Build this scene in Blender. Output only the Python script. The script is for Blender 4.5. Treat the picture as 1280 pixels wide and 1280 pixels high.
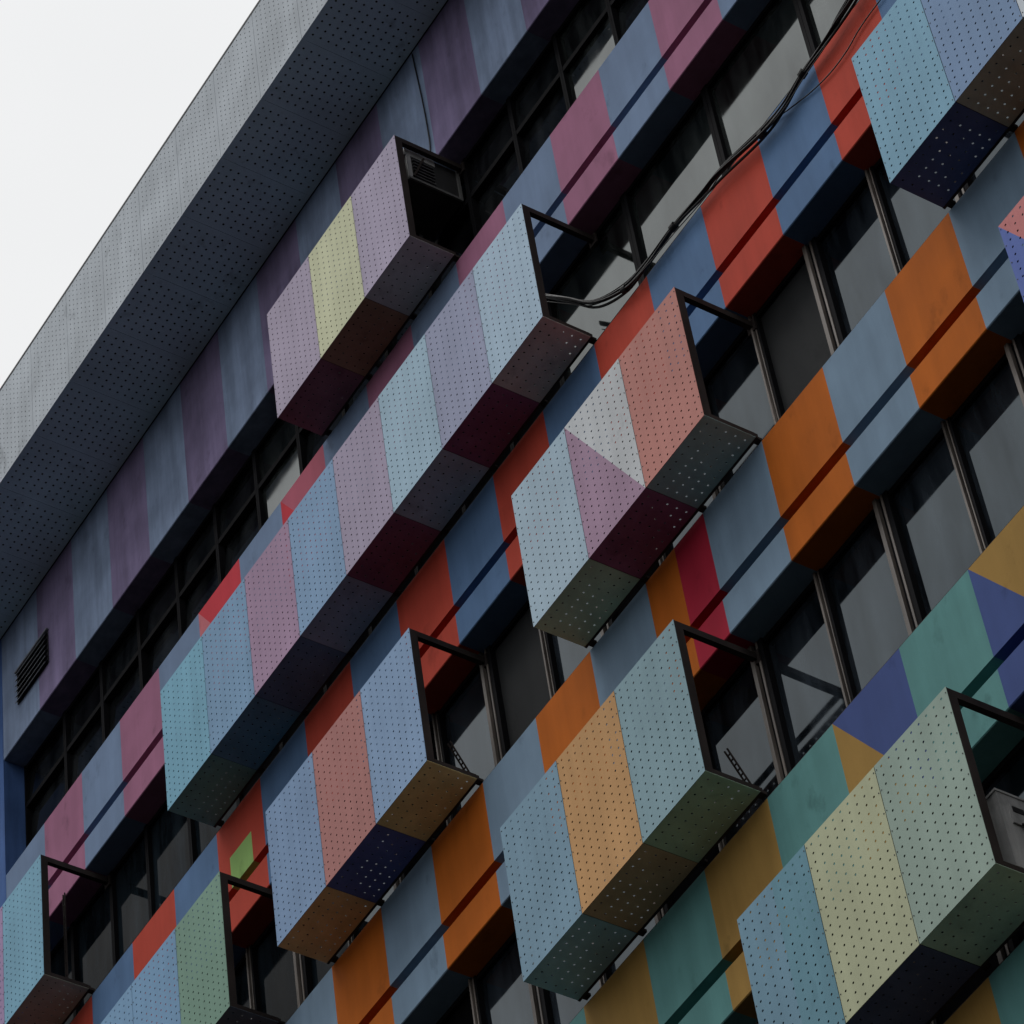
import bpy, math, random
from mathutils import Matrix, Vector
random.seed(7)
scene = bpy.context.scene
for o in list(bpy.data.objects):
    bpy.data.objects.remove(o, do_unlink=True)
COL = scene.collection

# ------------------------------------------------------------------ camera
# camera axes expressed in world axes (X along the facade, Y into the building, Z up)
AX = ((0.52932242, -0.6781618, -0.50981796),
      (0.84119851, 0.34125868, 0.41943722),
      (-0.11046649, -0.65087563, 0.75110456))
FPX = 4913.578
DIST = 15.0           # metres from the camera to the facade
EYE = 1.6             # eye height above the pavement
cam_d = bpy.data.cameras.new('camera')
cam = bpy.data.objects.new('camera', cam_d)
COL.objects.link(cam)
rt = [AX[i][0] for i in range(3)]
dn = [AX[i][1] for i in range(3)]
fw = [AX[i][2] for i in range(3)]
cam.matrix_world = Matrix(((rt[0], -dn[0], -fw[0], 0.0), (rt[1], -dn[1], -fw[1], -DIST),
                           (rt[2], -dn[2], -fw[2], EYE), (0, 0, 0, 1)))
cam_d.sensor_width = 36.0
cam_d.lens = FPX / 1280.0 * 36.0
cam_d.clip_end = 5000
scene.camera = cam

# ------------------------------------------------------------------ sky, sun, exposure
SUN_EL, SUN_AZ = math.radians(66), math.radians(195)
world = bpy.data.worlds.new('World')
scene.world = world
world.use_nodes = True
nt = world.node_tree
nt.nodes.clear()
out = nt.nodes.new('ShaderNodeOutputWorld')
bg = nt.nodes.new('ShaderNodeBackground')
sky = nt.nodes.new('ShaderNodeTexSky')
sky.sky_type = 'NISHITA'
sky.sun_disc = False
sky.sun_elevation = SUN_EL
sky.sun_rotation = SUN_AZ
sky.dust_density = 4.0
hs = nt.nodes.new('ShaderNodeHueSaturation')
hs.inputs['Saturation'].default_value = 0.10
mixo = nt.nodes.new('ShaderNodeMixRGB')
mixo.inputs['Fac'].default_value = 0.88
tc = nt.nodes.new('ShaderNodeTexCoord')
cl = nt.nodes.new('ShaderNodeTexNoise')
cl.inputs['Scale'].default_value = 3.0
cl.inputs['Detail'].default_value = 4.0
cr = nt.nodes.new('ShaderNodeValToRGB')
cr.color_ramp.elements[0].position = 0.3
cr.color_ramp.elements[0].color = (0.94, 0.95, 0.96, 1)
cr.color_ramp.elements[1].position = 0.7
cr.color_ramp.elements[1].color = (1.05, 1.055, 1.06, 1)
gain = nt.nodes.new('ShaderNodeMixRGB')
gain.blend_type = 'MULTIPLY'
gain.inputs['Fac'].default_value = 1.0
gain.inputs['Color2'].default_value = (10.0, 10.0, 10.0, 1)
nt.links.new(tc.outputs['Generated'], cl.inputs['Vector'])
nt.links.new(cl.outputs['Fac'], cr.inputs['Fac'])
# overcast sky: a little brighter overhead than at the horizon
sep = nt.nodes.new('ShaderNodeSeparateXYZ')
nt.links.new(tc.outputs['Generated'], sep.inputs[0])
ovr = nt.nodes.new('ShaderNodeMapRange')
ovr.inputs['From Min'].default_value = 0.0
ovr.inputs['From Max'].default_value = 1.0
ovr.inputs['To Min'].default_value = 0.52
ovr.inputs['To Max'].default_value = 1.08
nt.links.new(sep.outputs['Z'], ovr.inputs['Value'])
ovm = nt.nodes.new('ShaderNodeMixRGB')
ovm.blend_type = 'MULTIPLY'
ovm.inputs['Fac'].default_value = 1.0
nt.links.new(cr.outputs['Color'], ovm.inputs['Color1'])
nt.links.new(ovr.outputs['Result'], ovm.inputs['Color2'])
nt.links.new(ovm.outputs['Color'], gain.inputs['Color1'])
nt.links.new(sky.outputs['Color'], hs.inputs['Color'])
nt.links.new(hs.outputs['Color'], mixo.inputs['Color1'])
nt.links.new(gain.outputs['Color'], mixo.inputs['Color2'])
nt.links.new(mixo.outputs['Color'], bg.inputs['Color'])
bg.inputs['Strength'].default_value = 0.10
nt.links.new(bg.outputs['Background'], out.inputs['Surface'])

sd = bpy.data.lights.new('sun', 'SUN')
sd.energy = 1.4
sd.angle = math.radians(32)
sd.color = (1.0, 0.98, 0.95)
so = bpy.data.objects.new('sun', sd)
COL.objects.link(so)
so.rotation_euler = (math.radians(90) - SUN_EL, 0, math.pi - SUN_AZ)
so.location = (0, -20, 60)

vs = scene.view_settings
vs.view_transform = 'Standard'
vs.look = 'None'
vs.exposure = 0.0
vs.gamma = 1.0
vs.use_curve_mapping = False
scene.cycles.max_bounces = 8

# ------------------------------------------------------------------ measures (metres)
PX = 0.8685                       # panel module along the facade
X0 = -18.385
Z = lambda v: v + EYE             # heights were taken from eye level
YF = -0.57                        # front plane of the screen boxes
YG = 0.31                         # glass plane
KX = lambda k: X0 + PX * k
KMIN, KMAX = -13, 17
YIN = 0.36                        # depth of spandrels
EAVE_Y, EAVE_Z, EAVE_T = -1.13, Z(34.76), Z(36.42)


def at(px, py, y):
    """pixel of the photograph -> point on the plane Y = y"""
    c = (px - 640, py - 640, FPX)
    r = [sum(AX[i][j] * c[j] for j in range(3)) for i in range(3)]
    t = (y + DIST) / r[1]
    return Vector((r[0] * t, y, r[2] * t + EYE))


# ------------------------------------------------------------------ materials
def lin(c):
    c /= 255.0
    return c / 12.92 if c <= 0.04045 else ((c + 0.055) / 1.055) ** 2.4


def alb(rgb, e=0.545):
    return tuple(min(0.88, lin(v) / e) for v in rgb) + (1,)


MATS = {}


def base_mat(name, rough=0.6, spec=0.02, metallic=0.0):
    m = bpy.data.materials.new(name)
    m.use_nodes = True
    b = m.node_tree.nodes['Principled BSDF']
    b.inputs['Roughness'].default_value = rough
    b.inputs['Metallic'].default_value = metallic
    b.inputs['Specular IOR Level'].default_value = spec
    return m, m.node_tree, b


def nd(t, kind, **kw):
    n = t.nodes.new(kind)
    for k, v in kw.items():
        if k in n.inputs:
            n.inputs[k].default_value = v
        else:
            setattr(n, k, v)
    return n


def wear(t, colsock, b, grime=0.35, streak=0.25, fine=0.10, seed=0.0, bump=0.15):
    """multiplies a colour by soft blotches, vertical rain streaks and fine grain"""
    g = nd(t, 'ShaderNodeNewGeometry')
    mp1 = nd(t, 'ShaderNodeMapping')
    mp1.inputs['Location'].default_value = (seed, seed * 1.7, seed * 0.3)
    mp1.inputs['Scale'].default_value = (3.2, 3.2, 0.32)
    n1 = nd(t, 'ShaderNodeTexNoise', Scale=1.6, Detail=6.0, Roughness=0.6)
    n2 = nd(t, 'ShaderNodeTexNoise', Scale=1.1, Detail=5.0, Roughness=0.55)
    n3 = nd(t, 'ShaderNodeTexNoise', Scale=140.0, Detail=2.0)
    t.links.new(g.outputs['Position'], mp1.inputs['Vector'])
    t.links.new(mp1.outputs['Vector'], n1.inputs['Vector'])
    t.links.new(g.outputs['Position'], n2.inputs['Vector'])
    t.links.new(g.outputs['Position'], n3.inputs['Vector'])
    last = colsock
    for n, amt, lo, hi in ((n1, streak, 0.35, 0.7), (n2, grime, 0.3, 0.72), (n3, fine, 0.3, 0.7)):
        mr = nd(t, 'ShaderNodeMapRange')
        mr.inputs['From Min'].default_value = lo
        mr.inputs['From Max'].default_value = hi
        mr.inputs['To Min'].default_value = 1.0 - amt
        mr.inputs['To Max'].default_value = 1.0 + amt * 0.35
        t.links.new(n.outputs['Fac'], mr.inputs['Value'])
        mx = nd(t, 'ShaderNodeMixRGB', blend_type='MULTIPLY', Fac=1.0)
        t.links.new(last, mx.inputs['Color1'])
        t.links.new(mr.outputs['Result'], mx.inputs['Color2'])
        last = mx.outputs['Color']
    if grime > 0.13:
        # sparse old stains, each with a shape of its own
        n4 = nd(t, 'ShaderNodeTexNoise', Scale=2.3, Detail=9.0, Roughness=0.62)
        mp4 = nd(t, 'ShaderNodeMapping')
        mp4.inputs['Location'].default_value = (seed * 2.1, seed, seed * 0.7)
        mp4.inputs['Scale'].default_value = (1.5, 1.5, 0.8)
        t.links.new(g.outputs['Position'], mp4.inputs['Vector'])
        t.links.new(mp4.outputs['Vector'], n4.inputs['Vector'])
        m4 = nd(t, 'ShaderNodeMapRange')
        m4.inputs['From Min'].default_value = 0.60
        m4.inputs['From Max'].default_value = 0.76
        m4.inputs['To Min'].default_value = 1.0
        m4.inputs['To Max'].default_value = 0.62
        t.links.new(n4.outputs['Fac'], m4.inputs['Value'])
        x4 = nd(t, 'ShaderNodeMixRGB', blend_type='MULTIPLY', Fac=1.0)
        t.links.new(last, x4.inputs['Color1'])
        t.links.new(m4.outputs['Result'], x4.inputs['Color2'])
        last = x4.outputs['Color']
    t.links.new(last, b.inputs['Base Color'])
    bp = nd(t, 'ShaderNodeBump', Strength=bump, Distance=0.004)
    t.links.new(n2.outputs['Fac'], bp.inputs['Height'])
    t.links.new(bp.outputs['Normal'], b.inputs['Normal'])
    rr = nd(t, 'ShaderNodeMapRange')
    r0 = b.inputs['Roughness'].default_value
    rr.inputs['To Min'].default_value = r0 - 0.12
    rr.inputs['To Max'].default_value = min(1, r0 + 0.15)
    t.links.new(n2.outputs['Fac'], rr.inputs['Value'])
    t.links.new(rr.outputs['Result'], b.inputs['Roughness'])


def paint(rgb, rough=0.6, grime=0.17, streak=0.13, fine=0.08, e=0.545):
    key = ('p', rgb, rough, grime, streak, e)
    if key not in MATS:
        m, t, b = base_mat('paint_%d_%d_%d' % rgb, rough)
        c = nd(t, 'ShaderNodeRGB')
        c.outputs[0].default_value = alb(rgb, e)
        wear(t, c.outputs[0], b, grime, streak, fine, seed=len(MATS) * 3.1)
        MATS[key] = m
    return MATS[key]


def paint_split(rgb_up, rgb_lo, w, z0, z1, rough=0.6, inner=None):
    """two flat paints on one panel: above / below the diagonal from top left to bottom right,
    or a rectangle (inner = x0, x1, z0, z1) of the second colour; in object coordinates"""
    key = ('s', rgb_up, rgb_lo, w, z0, z1, inner)
    if key not in MATS:
        m, t, b = base_mat('two_tone_paint_%d' % len(MATS), rough)
        o = nd(t, 'ShaderNodeTexCoord')
        s = nd(t, 'ShaderNodeSeparateXYZ')
        t.links.new(o.outputs['Object'], s.inputs[0])

        def cmp(sock, val, op):
            n = nd(t, 'ShaderNodeMath', operation=op)
            t.links.new(sock, n.inputs[0])
            n.inputs[1].default_value = val
            return n.outputs[0]
        if inner is None:
            # f = z - (z1 - (z1-z0)/w * x)  > 0 is above the diagonal
            a = nd(t, 'ShaderNodeMath', operation='MULTIPLY_ADD')
            t.links.new(s.outputs['X'], a.inputs[0])
            a.inputs[1].default_value = (z1 - z0) / w
            t.links.new(s.outputs['Z'], a.inputs[2])
            fac = cmp(a.outputs[0], z1, 'LESS_THAN')
        else:
            fs = [cmp(s.outputs['X'], inner[0], 'GREATER_THAN'), cmp(s.outputs['X'], inner[1], 'LESS_THAN'),
                  cmp(s.outputs['Z'], inner[2], 'GREATER_THAN'), cmp(s.outputs['Z'], inner[3], 'LESS_THAN')]
            fac = fs[0]
            for f2 in fs[1:]:
                n = nd(t, 'ShaderNodeMath', operation='MULTIPLY')
                t.links.new(fac, n.inputs[0])
                t.links.new(f2, n.inputs[1])
                fac = n.outputs[0]
        mx = nd(t, 'ShaderNodeMixRGB')
        mx.inputs['Color1'].default_value = alb(rgb_up)
        mx.inputs['Color2'].default_value = alb(rgb_lo)
        t.links.new(fac, mx.inputs['Fac'])
        wear(t, mx.outputs['Color'], b, 0.14, 0.09, 0.08, seed=len(MATS) * 3.1)
        MATS[key] = m
    return MATS[key]


def plain(name, col, rough=0.5, spec=0.4, metallic=0.0, grime=0.3, streak=0.25):
    if name not in MATS:
        m, t, b = base_mat(name, rough, spec, metallic)
        c = nd(t, 'ShaderNodeRGB')
        c.outputs[0].default_value = tuple(col) + (1,)
        wear(t, c.outputs[0], b, grime, streak, 0.12, seed=len(MATS) * 2.3)
        MATS[name] = m
    return MATS[name]


def glass(name, col, ior, tint=(0.9, 0.93, 1.0), dust=0.012, sp=1.0):
    if name not in MATS:
        m, t, b = base_mat(name, 0.02, 0.5)
        b.inputs['Specular Tint'].default_value = tint + (1,)
        b.inputs['IOR'].default_value = ior
        g = nd(t, 'ShaderNodeNewGeometry')
        n = nd(t, 'ShaderNodeTexNoise', Scale=0.9, Detail=4.0)
        mp = nd(t, 'ShaderNodeMapping')
        mp.inputs['Scale'].default_value = (2.5, 2.5, 0.6)
        t.links.new(g.outputs['Position'], mp.inputs['Vector'])
        t.links.new(mp.outputs['Vector'], n.inputs['Vector'])
        mx = nd(t, 'ShaderNodeMixRGB')
        mx.inputs['Color1'].default_value = tuple(v * 0.5 for v in col) + (1,)
        mx.inputs['Color2'].default_value = tuple(v * 3.0 + dust for v in col) + (1,)
        n2 = nd(t, 'ShaderNodeTexNoise', Scale=1.3, Detail=6.0, Roughness=0.65)
        mp2 = nd(t, 'ShaderNodeMapping')
        mp2.inputs['Scale'].default_value = (3.0, 3.0, 0.5)
        t.links.new(g.outputs['Position'], mp2.inputs['Vector'])
        t.links.new(mp2.outputs['Vector'], n2.inputs['Vector'])
        dr = nd(t, 'ShaderNodeMapRange')
        dr.inputs['From Min'].default_value = 0.4
        dr.inputs['From Max'].default_value = 0.75
        t.links.new(n2.outputs['Fac'], dr.inputs['Value'])
        t.links.new(dr.outputs['Result'], mx.inputs['Fac'])
        t.links.new(mx.outputs['Color'], b.inputs['Base Color'])
        # slightly wavy panes
        bw = nd(t, 'ShaderNodeBump', Strength=0.12, Distance=0.01)
        nw = nd(t, 'ShaderNodeTexNoise', Scale=1.6, Detail=1.0)
        t.links.new(g.outputs['Position'], nw.inputs['Vector'])
        t.links.new(nw.outputs['Fac'], bw.inputs['Height'])
        t.links.new(bw.outputs['Normal'], b.inputs['Normal'])
        sl = nd(t, 'ShaderNodeMapRange')
        sl.inputs['From Min'].default_value = 0.3
        sl.inputs['From Max'].default_value = 0.7
        sl.inputs['To Min'].default_value = 0.34 * sp
        sl.inputs['To Max'].default_value = 0.58 * sp
        t.links.new(n.outputs['Fac'], sl.inputs['Value'])
        t.links.new(sl.outputs['Result'], b.inputs['Specular IOR Level'])
        rr = nd(t, 'ShaderNodeMapRange')
        rr.inputs['From Min'].default_value = 0.35
        rr.inputs['From Max'].default_value = 0.75
        rr.inputs['To Min'].default_value = 0.015
        rr.inputs['To Max'].default_value = 0.09
        t.links.new(n.outputs['Fac'], rr.inputs['Value'])
        t.links.new(rr.outputs['Result'], b.inputs['Roughness'])
        MATS[name] = m
    return MATS[name]


STEEL = plain('dark_steel', (0.055, 0.045, 0.043), 0.65, 0.05, grime=.5)
FRAME_DK = plain('bronze_frame', (0.012, 0.012, 0.014), 0.6, 0.02)
FRAME_AL = plain('aged_aluminium', (0.25, 0.215, 0.19), 0.5, 0.3, 0.0, 0.65, 0.65)
RUBBER = plain('black_rubber', (0.008, 0.008, 0.009), 0.6, 0.3)
CABLE = plain('cable_sheath', (0.010, 0.010, 0.012), 0.5, 0.4)


# ------------------------------------------------------------------ mesh helpers
class MB:
    def __init__(self):
        self.v, self.f = [], []

    def quad(self, *p):
        n = len(self.v)
        self.v += [tuple(q) for q in p]
        self.f.append(tuple(range(n, n + len(p))))

    def box(self, x0, x1, y0, y1, z0, z1):
        n = len(self.v)
        for x in (x0, x1):
            for y in (y0, y1):
                for z in (z0, z1):
                    self.v.append((x, y, z))
        for a in ((0, 1, 3, 2), (4, 6, 7, 5), (0, 4, 5, 1), (2, 3, 7, 6), (0, 2, 6, 4), (1, 5, 7, 3)):
            self.f.append(tuple(n + i for i in a))
        return self

    def bar(self, a, b, w, h):
        """square bar from a to b"""
        a, b = Vector(a), Vector(b)
        d = (b - a).normalized()
        up = Vector((0, 0, 1)) if abs(d.z) < 0.95 else Vector((0, 1, 0))
        s = d.cross(up).normalized()
        u = s.cross(d)
        n = len(self.v)
        for p in (a, b):
            for i, j in ((-1, -1), (1, -1), (1, 1), (-1, 1)):
                self.v.append(tuple(p + s * (i * w / 2) + u * (j * h / 2)))
        for q in ((0, 1, 2, 3), (7, 6, 5, 4), (0, 4, 5, 1), (1, 5, 6, 2), (2, 6, 7, 3), (3, 7, 4, 0)):
            self.f.append(tuple(n + i for i in q))
        return self

    def tube(self, pts, r, seg=8):
        pts = [Vector(p) for p in pts]
        rings = []
        for i, p in enumerate(pts):
            d = (pts[min(i + 1, len(pts) - 1)] - pts[max(i - 1, 0)]).normalized()
            up = Vector((0, 1, 0.01))
            s = d.cross(up).normalized()
            u = s.cross(d)
            n = len(self.v)
            for k in range(seg):
                a = 2 * math.pi * k / seg
                self.v.append(tuple(p + s * (math.cos(a) * r) + u * (math.sin(a) * r)))
            rings.append(n)
        for a, b in zip(rings, rings[1:]):
            for k in range(seg):
                k2 = (k + 1) % seg
                self.f.append((a + k, a + k2, b + k2, b + k))
        self.f.append(tuple(rings[0] + k for k in reversed(range(seg))))
        self.f.append(tuple(rings[-1] + k for k in range(seg)))
        return self

    def mesh(self, name):
        me = bpy.data.meshes.new(name)
        me.from_pydata(self.v, [], self.f)
        me.update()
        return me

    def build(self, name, mat, parent=None, loc=None, smooth=False):
        me = self.mesh(name)
        me.materials.append(mat)
        if smooth:
            for p in me.polygons:
                p.use_smooth = True
        return link(name, me, parent, loc)


def smooth(pts, n=6):
    pts = [Vector(p) for p in pts]
    res = []
    for i in range(len(pts) - 1):
        p0, p1, p2, p3 = pts[max(i - 1, 0)], pts[i], pts[i + 1], pts[min(i + 2, len(pts) - 1)]
        for j in range(n):
            t = j / n
            res.append(0.5 * ((2 * p1) + (p2 - p0) * t + (2 * p0 - 5 * p1 + 4 * p2 - p3) * t * t + (3 * p1 - p0 - 3 * p2 + p3) * t ** 3))
    res.append(pts[-1])
    return res


def link(name, data, parent=None, loc=None):
    o = bpy.data.objects.new(name, data)
    COL.objects.link(o)
    if parent is not None:
        o.parent = parent
    if loc is not None:
        o.location = loc
    return o


def share(name, me, mat, parent, loc):
    """an object on shared mesh data with a material of its own"""
    o = link(name, me, parent, loc)
    o.material_slots[0].link = 'OBJECT'
    o.material_slots[0].material = mat
    return o


def tag(o, label, cat, group=None):
    o['label'] = label
    o['category'] = cat
    if group:
        o['group'] = group
    return o


def thing(name, label, cat, loc, group=None):
    return tag(link(name, None, None, loc), label, cat, group)


def perforated(name, w, h, nx, nz, px, pz, r, t):
    """sheet in the local X/Z plane, x 0..w, z 0..h, facing -Y, thickness t, with real round holes"""
    mx, mz = (w - nx * px) / 2, (h - nz * pz) / 2
    b = MB()

    def sheet(y, flip):
        def q(*p):
            b.quad(*(reversed(p) if flip else p))
        x0, x1, z0, z1 = mx, w - mx, mz, h - mz
        q((0, y, 0), (w, y, 0), (x1, y, z0), (x0, y, z0))
        q((w, y, 0), (w, y, h), (x1, y, z1), (x1, y, z0))
        q((w, y, h), (0, y, h), (x0, y, z1), (x1, y, z1))
        q((0, y, h), (0, y, 0), (x0, y, z0), (x0, y, z1))
        for i in range(nx):
            for j in range(nz):
                ax, az = mx + i * px, mz + j * pz
                cx, cz = ax + px / 2, az + pz / 2
                ring = [(cx + r * math.cos(math.radians(-112.5 + 45 * k)), y, cz + r * math.sin(math.radians(-112.5 + 45 * k))) for k in range(8)]
                cs = [(ax, y, az), (ax + px, y, az), (ax + px, y, az + pz), (ax, y, az + pz)]
                for s in range(4):
                    q(cs[s], cs[(s + 1) % 4], ring[(2 * s + 1) % 8], ring[2 * s])
                    q(cs[(s + 1) % 4], ring[(2 * s + 2) % 8], ring[(2 * s + 1) % 8])
                if not flip:
                    for k in range(8):
                        p, p2 = ring[k], ring[(k + 1) % 8]
                        b.quad(p, p2, (p2[0], y + t, p2[2]), (p[0], y + t, p[2]))
    sheet(0.0, False)
    sheet(t, True)
    b.quad((0, 0, 0), (0, t, 0), (w, t, 0), (w, 0, 0))
    b.quad((0, 0, h), (w, 0, h), (w, t, h), (0, t, h))
    b.quad((0, 0, 0), (0, 0, h), (0, t, h), (0, t, 0))
    b.quad((w, 0, 0), (w, t, 0), (w, t, h), (w, 0, h))
    me = b.mesh(name)
    me.materials.append(STEEL)
    return me


def rotate_flat(me):
    """turns an X/Z sheet facing -Y into an X/Y sheet facing down (local y 0..h runs inwards)"""
    me = me.copy()
    for v in me.vertices:
        x, y, z = v.co
        v.co = (x, z, y)
    me.flip_normals()
    me.update()
    return me


# ------------------------------------------------------------------ ground
g = MB()
g.quad((-1500, -1500, 0), (1500, -1500, 0), (1500, 1500, 0), (-1500, 1500, 0))
grd = g.build('ground', plain('asphalt', (0.021, 0.021, 0.021), 0.95, 0.02))
grd['kind'] = 'structure'
pv = MB().box(-60, 20, -3.6, -0.002, 0.0, 0.13).build('pavement', plain('pavement_slabs', (0.06, 0.06, 0.058), 0.9, 0.05))
pv['kind'] = 'structure'

# ------------------------------------------------------------------ building
bld = thing('office_building', 'tall office block with bands of coloured spandrels, ribbon windows and perforated roof eave',
            'building', (X0, 0, 0))
BX = X0


def bpart(b, name, mat, parent=bld):
    """build a part whose vertices are in world coordinates under the building"""
    o = b.build(name, mat, parent)
    o.location = (-BX, 0, 0) if parent is bld else (0, 0, 0)
    return o


# colours as they show in flat light
BLUEGREY, PINK = (92, 108, 132), (126, 84, 106)
REDO, BLU = (144, 57, 46), (70, 93, 123)
ORG, STL = (143, 76, 27), (93, 111, 128)
TEAL, OCH, VIO = (73, 111, 110), (124, 98, 54), (54, 66, 106)
CRIM = (128, 30, 46)
R0B, R0P = (112, 126, 150), (108, 99, 127)


def spandrel_mesh(w, h, groove):
    """profile of a painted spandrel pulled along X; local x 0..w, z 0..h, front at y = 0"""
    c = 0.008
    if groove:
        prof = [(YIN, 0), (c, 0), (0, c), (0, 0.40), (0.16, 0.40), (0.16, 0.53), (0, 0.53), (0, h - c), (c, h), (YIN, h)]
    else:
        prof = [(YIN, 0), (c, 0), (0, c), (0, h), (YIN, h)]
    b = MB()
    for (y0, z0), (y1, z1) in zip(prof, prof[1:]):
        b.quad((0, y0, z0), (w, y0, z0), (w, y1, z1), (0, y1, z1))
    me = b.mesh('painted_patch')
    me.materials.append(STEEL)
    me.flip_normals()
    return me


SP_CACHE = {}


def spandrel(label, zb, zt, ks, mats, groove=True):
    z0, z1 = Z(zb), Z(zt)
    # a thin core behind the painted patches carries them
    core = MB().box(KX(ks[0]) + .01, KX(ks[-1]) - .01, YIN - 0.02, YIN + 0.25, z0 + .02, z1 - .02)
    sp = bpart(core, 'spandrel', plain('render_core', (0.1, 0.1, 0.1), 0.8))
    for i in range(len(ks) - 1):
        w = (ks[i + 1] - ks[i]) * PX
        key = (round(w, 4), round(z1 - z0, 4), groove)
        if key not in SP_CACHE:
            SP_CACHE[key] = spandrel_mesh(w, z1 - z0, groove)
        m = mats[i]
        if callable(m):
            m = m(w, z1 - z0)
        share('painted_patch', SP_CACHE[key], m, sp, (KX(ks[i]), 0, z0))
    return sp


def alternate(ks, even, odd):
    return [even if int(round(k)) % 2 == 0 else odd for k in ks[:-1]]


P = paint
# row 0: wall under the eave
ks0 = [-11.12] + [k - 0.1 for k in range(-10, KMAX + 1)]
W0 = dict(rough=0.7, grime=0.35, streak=0.3)
m0 = [P(R0B, **W0)] + [P(R0P if k % 2 == 0 else R0B, **W0) for k in range(-10, KMAX)]
spandrel('r0', 32.705, 34.76, ks0, m0, groove=False)
# row 1
ks1 = [-11.12] + [k - 0.07 for k in range(-10, KMAX + 1)]
m1 = [P(BLUEGREY)] + [P(PINK if k % 2 == 0 else BLUEGREY) for k in range(-10, KMAX)]
PINKRED, REDP = (138, 74, 88), (152, 50, 58)
SALM = (152, 88, 94)
m1[ks1.index(-6 - .07)] = lambda w, h: paint_split(REDP, SALM, w, 0, h)
m1[ks1.index(-4 - .07)] = lambda w, h: paint_split(PINKRED, REDP, w, 0, h)
spandrel('s1', 29.405, 30.87, ks1, m1)
# row 2
ks2 = [-11.12] + [k - 0.04 for k in range(-10, KMAX + 1)]
m2 = [P(REDO)] + [P(REDO if k % 2 == 0 else BLU) for k in range(-10, KMAX)]
m2[ks2.index(-6 - .04)] = lambda w, h: paint_split(REDO, (118, 148, 88), w, 0, h, inner=(0.21, 0.63, 0.40, 0.935))
spandrel('s2', 26.115, 27.58, ks2, m2)
# row 3
ks3 = [-11.12] + list(range(-10, 3)) + [2.5] + list(range(3, KMAX + 1))
m3 = [P(STL)] + [P(ORG if k % 2 == 0 else STL) if k != 2.5 else P(CRIM) for k in ks3[1:-1]]
spandrel('s3', 22.81, 24.30, ks3, m3)
# row 4
ks4 = [-11.12] + list(range(-10, KMAX + 1))
m4 = [P(TEAL)] + [P(OCH if k % 2 == 0 else TEAL) for k in range(-10, KMAX)]
m4[ks4.index(4)] = lambda w, h: paint_split(VIO, OCH, w, 0, h)
m4[ks4.index(6)] = lambda w, h: paint_split(OCH, VIO, w, 0, h)
spandrel('s4', 19.475, 20.95, ks4, m4)
m5 = [P(TEAL)] + [P(OCH if k % 2 == 0 else TEAL) for k in range(-10, KMAX)]
spandrel('s5', 16.17, 17.65, ks4, m5)
spandrel('s6', 12.86, 14.34, ks4, m5)

# corner pier, body of the building, plain lower storeys
bpart(MB().box(KX(-14), KX(-11.12), -0.004, 0.9, 0.13, EAVE_Z), 'corner_pier', P((62, 86, 130), grime=.2, streak=.3))
bpart(MB().box(KX(-13.9), KX(KMAX) - .02, 0.75, 16.0, 0.13, EAVE_Z - .01), 'core_wall', plain('dark_interior', (0.03, 0.03, 0.03), 0.9))
bpart(MB().box(KX(-11.12), KX(KMAX), 0.0, 0.7, 0.13, Z(11.0)), 'lower_wall', P(STL))

# roof eave: perforated fascia and soffit on a carcass
FW = PX
fas_me = perforated('fascia_panel', FW - 0.006, EAVE_T - EAVE_Z - 0.03, 9, 18, 0.0885, 0.0885, 0.0105, 0.004)
sof_w = -EAVE_Y - 0.02
sof_me = rotate_flat(perforated('soffit_panel', FW - 0.002, sof_w, 8, 11, 0.096, 0.096, 0.0135, 0.004))
eave = bpart(MB().box(KX(-14), KX(KMAX), EAVE_Y + .10, 12.0, EAVE_Z + .12, EAVE_T - .06)
             .box(KX(-14), KX(KMAX), EAVE_Y - .004, EAVE_Y + .10, EAVE_T - .028, EAVE_T + .01), 'roof_eave',
             plain('eave_carcass', (0.03, 0.032, 0.036), 0.7))
FASC = P((150, 156, 162), grime=.22, streak=.10)
SOFF = plain('soffit_paint', (0.60, 0.76, 0.86), 0.6, 0.02, grime=.15, streak=.05)
for k in range(-14, KMAX):
    xk = KX(k + 0.3)
    share('fascia_panel', fas_me, FASC, eave, (xk, EAVE_Y, EAVE_Z))
    share('soffit_panel', sof_me, SOFF, eave, (xk, EAVE_Y + .006, EAVE_Z + .002))
# vent grille on the wall under the eave
vb = MB().box(-27.66, -26.9, -0.012, -0.004, Z(33.26), Z(33.78))
vent = bpart(vb, 'vent_grille', plain('vent_black', (0.02, 0.021, 0.026), 0.7))
bpart(MB().box(-27.68, -26.89, -0.035, -0.004, Z(33.79), Z(33.815)), 'vent_hood', plain('vent_grey', (0.2, 0.21, 0.24), 0.6), vent)
for i in range(6):
    zz = Z(33.25 + i * 0.09)
    s = MB()
    s.quad((-27.65, -0.05, zz), (-26.91, -0.05, zz), (-26.91, -0.013, zz + .055), (-27.65, -0.013, zz + .055))
    s.quad((-27.65, -0.013, zz + .063), (-26.91, -0.013, zz + .063), (-26.91, -0.05, zz + .008), (-27.65, -0.05, zz + .008))
    s.quad((-27.65, -0.05, zz), (-27.65, -0.05, zz + .008), (-26.91, -0.05, zz + .008), (-26.91, -0.05, zz))
    bpart(s, 'slat', plain('vent_slat', (0.28, 0.30, 0.34), 0.6), vent)

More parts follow.
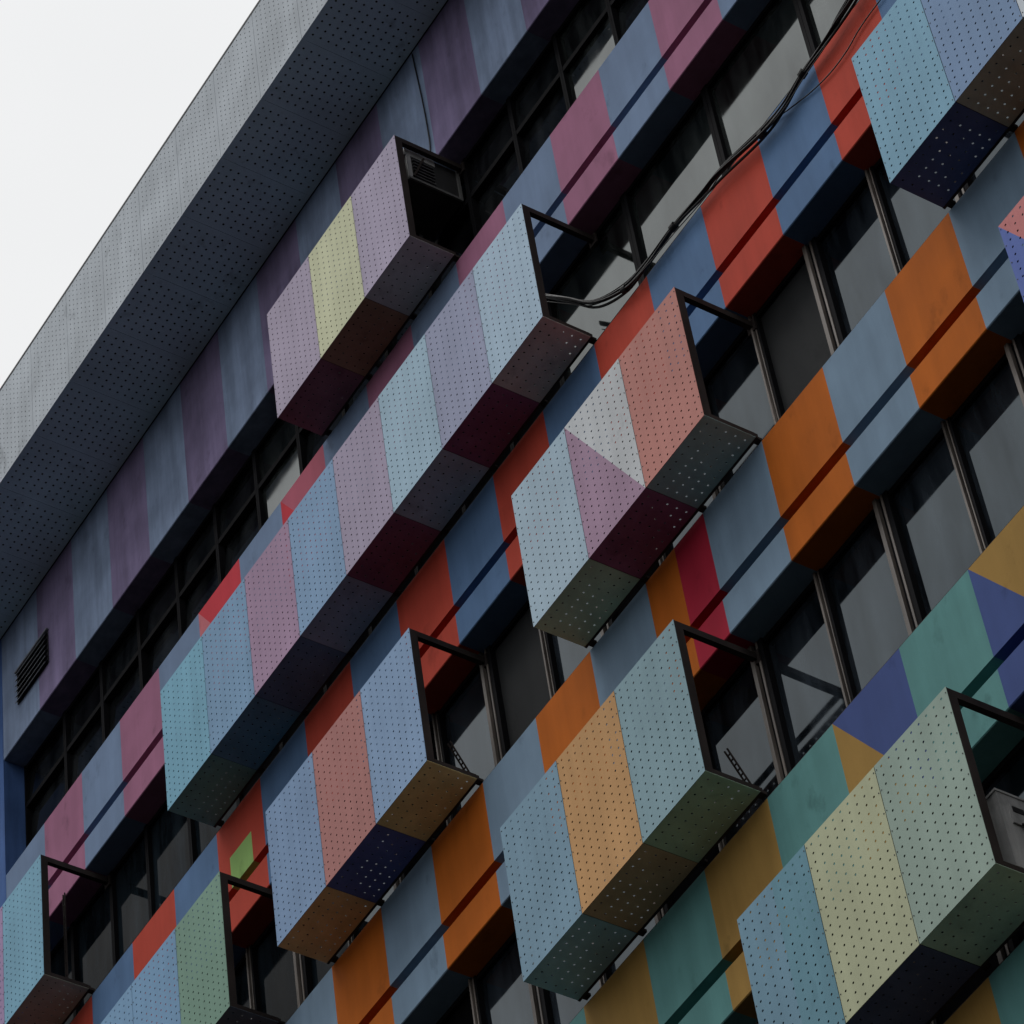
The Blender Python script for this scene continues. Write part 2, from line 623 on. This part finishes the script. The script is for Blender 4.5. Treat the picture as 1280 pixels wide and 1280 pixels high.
# ------------------------------------------------------------------ windows
G12 = glass('window_glass_dark', (0.004, 0.005, 0.006), 1.40)
G2 = glass('window_glass_green', (0.008, 0.010, 0.010), 1.85, (0.9, 1.0, 0.98))
GDIM = glass('window_glass_dim', (0.005, 0.008, 0.011), 1.12, (0.85, 0.95, 1.0), 0.003, 0.5)  # glass with weaker reflection for the left end
G34 = glass('window_glass_grey', (0.007, 0.010, 0.014), 1.53, (0.6, 0.85, 1.0))


DARKFILM = plain('dark_window_film', (0.035, 0.037, 0.039), 0.6, 0.03, grime=.2, streak=.1)  # pane without sky reflection, its dark look put into a matte colour
BLACKPANE = plain('black_pane', (0.006, 0.006, 0.007), 0.9, 0.0)  # flat black pane in place of an open window's dark


def window(x0, x1, z0, z1, frame_mat, gmat, sill=0.05, transom=None, tilt=0.0, fw=0.03, fy=0.05, swing=0.0):
    """one window of a ribbon: frame with optional transom, one or two panes; tilt leans the pane"""
    b = MB()
    ya, yb = YG - fy, YG + 0.03
    b.box(x0 + .002, x0 + fw, ya, yb, z0, z1)
    b.box(x1 - fw, x1 - .002, ya, yb, z0, z1)
    b.box(x0 + fw, x1 - fw, ya + .01, yb, z0, z0 + sill)
    b.box(x0 + fw, x1 - fw, ya + .01, yb, z1 - .05, z1 - .002)
    panes = [(z0 + sill, z1 - .05)]
    if transom:
        b.box(x0 + fw, x1 - fw, ya + .005, yb, transom - .035, transom + .035)
        panes = [(z0 + sill, transom - .035), (transom + .035, z1 - .05)]
    w = bpart(b, 'window', frame_mat)
    for (a, c) in panes:
        p = MB()
        dy = math.tan(tilt) * (c - a) / 2
        dx = math.tan(swing) * (x1 - x0) / 2
        p.quad((x0 + fw, YG + dy - dx, a), (x1 - fw, YG + dy + dx, a), (x1 - fw, YG - dy + dx, c), (x0 + fw, YG - dy - dx, c))
        bpart(p, 'pane', gmat, w)
    return w


def mullion(x, z0, z1, wd, mat, fy=0.09):
    """light outer cap with a dark ribbed return"""
    o = bpart(MB().box(x - wd / 2, x - wd * .22, YG - fy, YG + .02, z0, z1)
              .box(x + wd * .02, x + wd * .16, YG - fy * .8, YG + .02, z0, z1), 'mullion', mat)
    bpart(MB().box(x - wd * .22, x + wd * .02, YG - fy * .6, YG + .02, z0, z1)
          .box(x + wd * .16, x + wd / 2, YG - fy * .7, YG + .02, z0, z1), 'gasket', FRAME_DK, o)
    return o


rnd = random.Random(3)
def sill_strip(zb):
    bpart(MB().box(KX(-11.12) + .004, KX(KMAX) - .004, 0.012, YG + .02, Z(zb) + .002, Z(zb) + .014), 'window_sill', STEEL)  # unseen dark strip added on the spandrel top to cut bounce light


STRIPS = [
    # z bottom, z top, boundaries, frame, glass, sill, transom
    (30.87, 32.705, [-11.12] + list(range(-10, KMAX + 1)), FRAME_DK, G12, .06, 32.06),
    (27.58, 29.405, [-11.12] + [-10, -9, -8.1, -7.1, -6, -5, -4, -3, -2, -1, 0, 1, 2.55, 4.12, 5.72, 7.3, 8.9, 10.5, 12.1, 13.7, 15.3, 17], FRAME_DK, G2, .50, None),
    (24.30, 26.115, [-11.12] + list(range(-10, KMAX + 1)), FRAME_DK, G34, .05, None),
    (20.95, 22.81, [-11.12] + list(range(-10, KMAX + 1)), FRAME_DK, G34, .05, None),
    (17.65, 19.475, [-11.12] + list(range(-10, KMAX + 1)), FRAME_DK, G34, .05, None),
    (14.34, 16.17, [-11.12] + list(range(-10, KMAX + 1)), FRAME_DK, G34, .05, None),
]
# panes painted black behind the boxes, keeping sky glints out of the bottom holes
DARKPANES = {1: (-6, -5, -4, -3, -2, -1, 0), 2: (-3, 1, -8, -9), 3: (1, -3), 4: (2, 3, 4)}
for si, (zb, zt, bs, fm, gm, sill, tr) in enumerate(STRIPS):
    sill_strip(zb)
    for a, b_ in zip(bs, bs[1:]):
        tilt = rnd.uniform(-0.006, 0.006)
        swing = rnd.uniform(-0.004, 0.004)
        if si == 0 and a not in (-5, 2):
            tilt = -rnd.uniform(0.05, 0.09)       # sashes not quite closed
        pm = gm
        if si == 0 and a in (-5, 2):
            pm = G2
        if (si, a) in ((2, 4), (2, -1)):
            pm = DARKFILM
        if a < -4 and si in (1, 2):
            pm = GDIM
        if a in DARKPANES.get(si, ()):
            pm = BLACKPANE
        fr = fm
        wfr = 0.03
        if si == 1 and a > 0.9:
            wfr = 0.045
        window(KX(a), KX(b_), Z(zb), Z(zt), fr, pm, sill, Z(tr) if tr else None, tilt, wfr, 0.05, swing)
    if si >= 2:
        for k in range(-9, KMAX, 2):
            mullion(KX(k), Z(zb), Z(zt), 0.15, FRAME_AL)
            mullion(KX(k + 1), Z(zb), Z(zt), 0.075, FRAME_AL, 0.08)

# ------------------------------------------------------------------ screen boxes
BOX_H = 1.715
FP_W = PX - 0.007
front_me = perforated('front_panel', FP_W, BOX_H, 9, 19, 0.0905, 0.0885, 0.0112, 0.004)
BOT_D = 0.52
bottom_me = rotate_flat(perforated('bottom_panel', FP_W, BOT_D, 9, 5, 0.0905, 0.095, 0.0100, 0.004))
sb = MB()
for j in range(9):
    for xx in (0.014, FP_W - 0.014):
        zz = 0.05 + j * (BOX_H - 0.10) / 8
        sb.tube([(xx, -0.004, zz), (xx, 0.001, zz)], 0.0055, 6)
screw_me = sb.mesh('screws')
screw_me.materials.append(plain('screw_zinc', (0.10, 0.10, 0.10), 0.5, 0.2))
RB = {1: 30.90, 2: 27.615, 3: 24.315, 4: 20.99, 5: 17.715}


def screen_box(row, k0, fronts, bottoms, label):
    n = len(fronts)
    zb = Z(RB[row])
    zt = zb + BOX_H
    x0, x1 = KX(k0), KX(k0 + n)
    t = thing('screen_box', label, 'screen box', (x0, 0, zb), 'perforated screen boxes hung in front of the windows')
    W = x1 - x0
    for i in range(n):
        f = fronts[i]
        if isinstance(f[0], tuple):
            m = paint_split(f[0], f[1], FP_W, 0, BOX_H, inner=f[2] if len(f) > 2 else None)
        else:
            m = P(f, grime=.12, streak=.09, e=0.515)
        share('front_panel', front_me, m, t, (i * PX + .0035, YF, 0))
        link('screws', screw_me, t, (i * PX + .0035, YF, 0))['kind'] = 'stuff'
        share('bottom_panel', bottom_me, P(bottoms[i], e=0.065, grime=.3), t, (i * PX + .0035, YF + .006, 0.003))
    s = 0.05
    for i in range(n + 1):
        x = min(max(i * PX, s / 2 + .004), W - s / 2 - .004)
        MB().box(x - s / 2, x + s / 2, YF + .0055, YF + .085, .008, BOX_H - .004).build('post', STEEL, t)
        end = i in (0, n)
        if end:
            MB().box(x - s / 2, x + s / 2, YF + .086, YG - .06, BOX_H - .075, BOX_H - .004).build('top_rail', STEEL, t)
            MB().box(x - .055, x + .055, -.005 + .34 - .1, YG - .055, BOX_H - .12, BOX_H + .02).build('bracket', STEEL, t)
        MB().box(x - s / 2, x + s / 2, YF + .086, -.052, .009, .06).build('bottom_rail', STEEL, t)
    MB().box(0.06, W - .06, YF + .0855, YF + .12, BOX_H - .05, BOX_H - .006).build('front_rail', STEEL, t)
    MB().box(0.0, W, -.0515, -.028, .0, .05).build('rear_rail', STEEL, t)
    # hangers from the rear rail to the sill, one at every second module
    for i in range(0, n + 1):
        x = min(max(i * PX, .05), W - .05)
        MB().box(x - .03, x + .03, -.0275, .03, .02, .05).build('hanger', STEEL, t)
    return t


LB = (140, 163, 178)
boxes = [
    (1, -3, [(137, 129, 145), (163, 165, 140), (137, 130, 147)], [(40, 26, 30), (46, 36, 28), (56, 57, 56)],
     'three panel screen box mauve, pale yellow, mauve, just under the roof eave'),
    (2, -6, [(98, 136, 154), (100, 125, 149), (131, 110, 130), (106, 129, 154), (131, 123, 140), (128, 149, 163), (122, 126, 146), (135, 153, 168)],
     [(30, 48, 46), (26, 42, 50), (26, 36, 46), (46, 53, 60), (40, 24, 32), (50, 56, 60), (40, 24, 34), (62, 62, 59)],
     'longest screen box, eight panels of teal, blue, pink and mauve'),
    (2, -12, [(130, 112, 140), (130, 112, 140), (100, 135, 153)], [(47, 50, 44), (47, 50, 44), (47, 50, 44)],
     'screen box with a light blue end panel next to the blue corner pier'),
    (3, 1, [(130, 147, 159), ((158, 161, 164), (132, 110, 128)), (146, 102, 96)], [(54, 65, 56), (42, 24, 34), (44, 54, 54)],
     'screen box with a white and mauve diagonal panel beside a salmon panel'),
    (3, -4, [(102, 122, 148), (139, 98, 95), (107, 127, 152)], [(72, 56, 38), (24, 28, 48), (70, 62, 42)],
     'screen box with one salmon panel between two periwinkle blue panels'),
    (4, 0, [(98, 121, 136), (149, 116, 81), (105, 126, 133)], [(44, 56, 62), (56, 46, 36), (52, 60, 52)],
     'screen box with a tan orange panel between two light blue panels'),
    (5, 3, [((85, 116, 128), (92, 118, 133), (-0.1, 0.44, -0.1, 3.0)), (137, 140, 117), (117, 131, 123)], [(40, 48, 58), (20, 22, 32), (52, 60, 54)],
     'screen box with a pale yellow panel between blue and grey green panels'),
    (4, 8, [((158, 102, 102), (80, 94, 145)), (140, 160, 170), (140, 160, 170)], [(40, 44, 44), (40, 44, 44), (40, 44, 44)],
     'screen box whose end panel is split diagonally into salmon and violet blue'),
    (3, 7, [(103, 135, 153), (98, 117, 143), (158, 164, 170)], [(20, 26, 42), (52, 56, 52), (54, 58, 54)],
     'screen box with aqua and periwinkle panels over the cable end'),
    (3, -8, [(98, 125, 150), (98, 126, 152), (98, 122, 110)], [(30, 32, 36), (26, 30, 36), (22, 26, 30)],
     'screen box with a sage green end panel and two blue panels'),
]
made = [screen_box(*b) for b in boxes]

# ------------------------------------------------------------------ air conditioners, stays
ENAMEL = plain('ac_enamel', (0.5, 0.5, 0.5), 0.5, 0.2, grime=.45, streak=.5)
AC_DARK = plain('ac_dark', (0.03, 0.03, 0.033), .6, .1)


def condenser(x1, z, label):
    """outdoor unit standing across the box, its side with the service cover towards the open end"""
    w, d, h = 0.80, 0.36, 0.74
    t = thing('air_conditioner', label, 'air conditioner', (x1 - w, -0.12, z))
    MB().box(0, w, -d / 2, d / 2, .03, h).build('casing', ENAMEL, t)
    MB().box(-.005, w + .008, -d / 2 - .008, d / 2 + .008, h, h + .02).build('lid', ENAMEL, t)
    ring = MB()
    cx, cz = .34, h / 2 + .01
    for r_ in (0.08, 0.15, 0.22, 0.29):
        ring.tube([(cx + r_ * math.cos(a * math.pi / 12), -d / 2 - .012, cz + r_ * math.sin(a * math.pi / 12)) for a in range(25)], .005, 5)
    ring.build('fan_guard', RUBBER, t)
    MB().box(w, w + .015, -.10, .09, .46, .64).build('service_cover', ENAMEL, t)
    MB().box(w + .0155, w + .02, -.08, .02, .57, .62).build('handle_recess', AC_DARK, t)
    for sx in (.06, w - .14):
        MB().box(sx, sx + .07, -d / 2, d / 2, 0, .03).build('foot', STEEL, t)
    for i in range(2):
        MB().tube(smooth([(w + .016, -.02 + i * .05, .47), (w + .05, -.02 + i * .05, .42), (w + .05, 0.04 + i * .04, .28), (w + .02, .1 + i * .03, .12)]), .012, 7).build('refrigerant_pipe', RUBBER, t, smooth=True)
    return t


def window_unit(x1, z, label):
    """through-window air conditioner: deep casing with louvred side vents"""
    w, h = 0.55, 0.50
    y0, y1 = -.40, .24
    t = thing('window_air_conditioner', label, 'air conditioner', (x1 - w, 0, z))
    MB().box(0, w, y0, y1, 0, h).build('casing', plain('window_unit_shell', (0.05, 0.05, 0.052), .5, .15), t)
    MB().box(-.01, w + .01, y0 - .01, -.05, h - .10, h + .005).build('top_flange', ENAMEL, t)
    MB().box(w, w + .022, y0 + .0, y1, -.012, .022).build('edge_trim', plain('trim_metal', (0.16, 0.16, 0.16), .5), t)
    MB().box(w, w + .022, y1 - .03, y1, .0225, h + .10).build('edge_trim', plain('trim_metal', (0.16, 0.16, 0.16), .5), t)
    MB().box(w, w + .015, y0, y0 + .05, .023, h - .11).build('edge_trim', ENAMEL, t)
    for i in range(6):
        zz = .06 + i * .055
        MB().bar((w + .012, y0 + .07, zz), (w + .012, -.08, zz), .03, .012).build('louvre', plain('louvre_metal', (0.10, 0.10, 0.105), .5), t)
    MB().bar((w + .03, y0 + .05, .03), (w + .03, -.20, h - .08), .02, .02).build('brace', STEEL, t)
    return t


condenser(KX(6) - .07, Z(17.84), 'grey air conditioner unit inside the box with the pale yellow panel')
window_unit(KX(0) - .09, Z(32.08), 'dark window air conditioner with louvred side inside the top box')


def stay(p, q, label):
    """perforated steel stay: two strips with rungs"""
    t = thing('steel_stay', label, 'bracket', p)
    q = Vector(q) - Vector(p)
    for s in (-.018, .018):
        MB().bar((s, 0, 0), (q.x + s, q.y, q.z), .01, .014).build('strip', STEEL, t)
    for i in range(1, 8):
        c = q * (i / 8)
        MB().box(c.x - .014, c.x + .014, c.y - .005, c.y + .005, c.z - .006, c.z + .006).build('rung', STEEL, t)


for (row, kend, nm) in ((3, -1, 'slotted steel stay in the open end of the salmon and periwinkle box'),
                        (4, 3, 'slotted steel stay in the open end of the tan orange box')):
    xb = KX(kend) - .06
    stay((xb, -.08, Z(RB[row]) + .07), (xb, -.26, Z(RB[row]) + .42), nm)
stay((KX(-9) - .1, -.25, Z(RB[2]) + .05), (KX(-9) - .1, -.25, Z(RB[2]) + 1.35), 'upright slotted steel stay inside the light blue end box')

# ------------------------------------------------------------------ cables
S = 430 / 1280
cz = [(600 + a * S, b * S) for a, b in ((200, 1095), (330, 1112), (430, 1128), (540, 1075), (620, 985), (720, 845), (830, 720), (900, 640), (1050, 500), (1130, 400), (1200, 275), (1280, 160))]
cz += [(850 + a * S, b * S) for a, b in ((590, 80), (650, -10), (720, -140))]
cpts = [at(x, y, -0.07) for x, y in cz]
# the run goes on along the same sill and turns into the wall further right
cpts += [Vector((KX(9), -.07, Z(27.95))), Vector((KX(11), -.07, Z(27.72))), Vector((KX(13), -.07, Z(27.8))), Vector((KX(15), -.06, Z(27.75))), Vector((KX(15.4), .1, Z(27.8))), Vector((KX(15.5), .30, Z(27.8)))]
cab = thing('cable_bundle', 'thick black cable bundle slung along the red and blue spandrel', 'cable', tuple(cpts[0]))
rc = random.Random(11)
for j, (dz, dy, r_) in enumerate(((0, 0, .017), (.028, .012, .013), (-.026, .01, .013), (.012, -.022, .009), (-.014, -.024, .008), (.050, .0, .006), (-.05, -.01, .005))):
    ph = rc.uniform(0, 6)
    pts = [Vector((p.x, p.y + dy + .012 * math.sin(i * 1.1 + ph), p.z + dz * (1 + .8 * math.sin(i * 1.3 + ph)))) - cpts[0] for i, p in enumerate(cpts)]
    MB().tube(smooth(pts), r_, 8).build('cable', CABLE, cab, smooth=True)
for i in (3, 5, 8, 10):
    p = cpts[i] - cpts[0]
    d = (cpts[i + 1] - cpts[i - 1]).normalized() * .03
    MB().tube([p - d, p + d], .040, 12).build('tie', RUBBER, cab)

wz = [(850 + a * S, b * S) for a, b in ((330, 455), (365, 435), (420, 395), (490, 340), (560, 270), (620, 190), (660, 120), (700, 60), (760, -20))]
wp = [at(x, y, -0.02) for x, y in wz]
wire = tag(MB().tube(smooth([p - wp[0] for p in wp]), .006, 6).build('thin_wire', CABLE, None, tuple(wp[0]), True),
           'thin dark wire looping away from the cable bundle over red spandrel', 'wire')
wz = [(300 + a * S, b * S) for a, b in ((640, 200), (660, 290), (680, 380), (695, 460), (706, 530), (708, 570))]
wp = [at(x, y, -0.014) for x, y in wz]
tag(MB().tube(smooth([p - wp[0] for p in wp]), .008, 6).build('drop_wire', CABLE, None, tuple(wp[0]), True),
    'black wire dropping down the wall from the eave to the top box', 'wire')
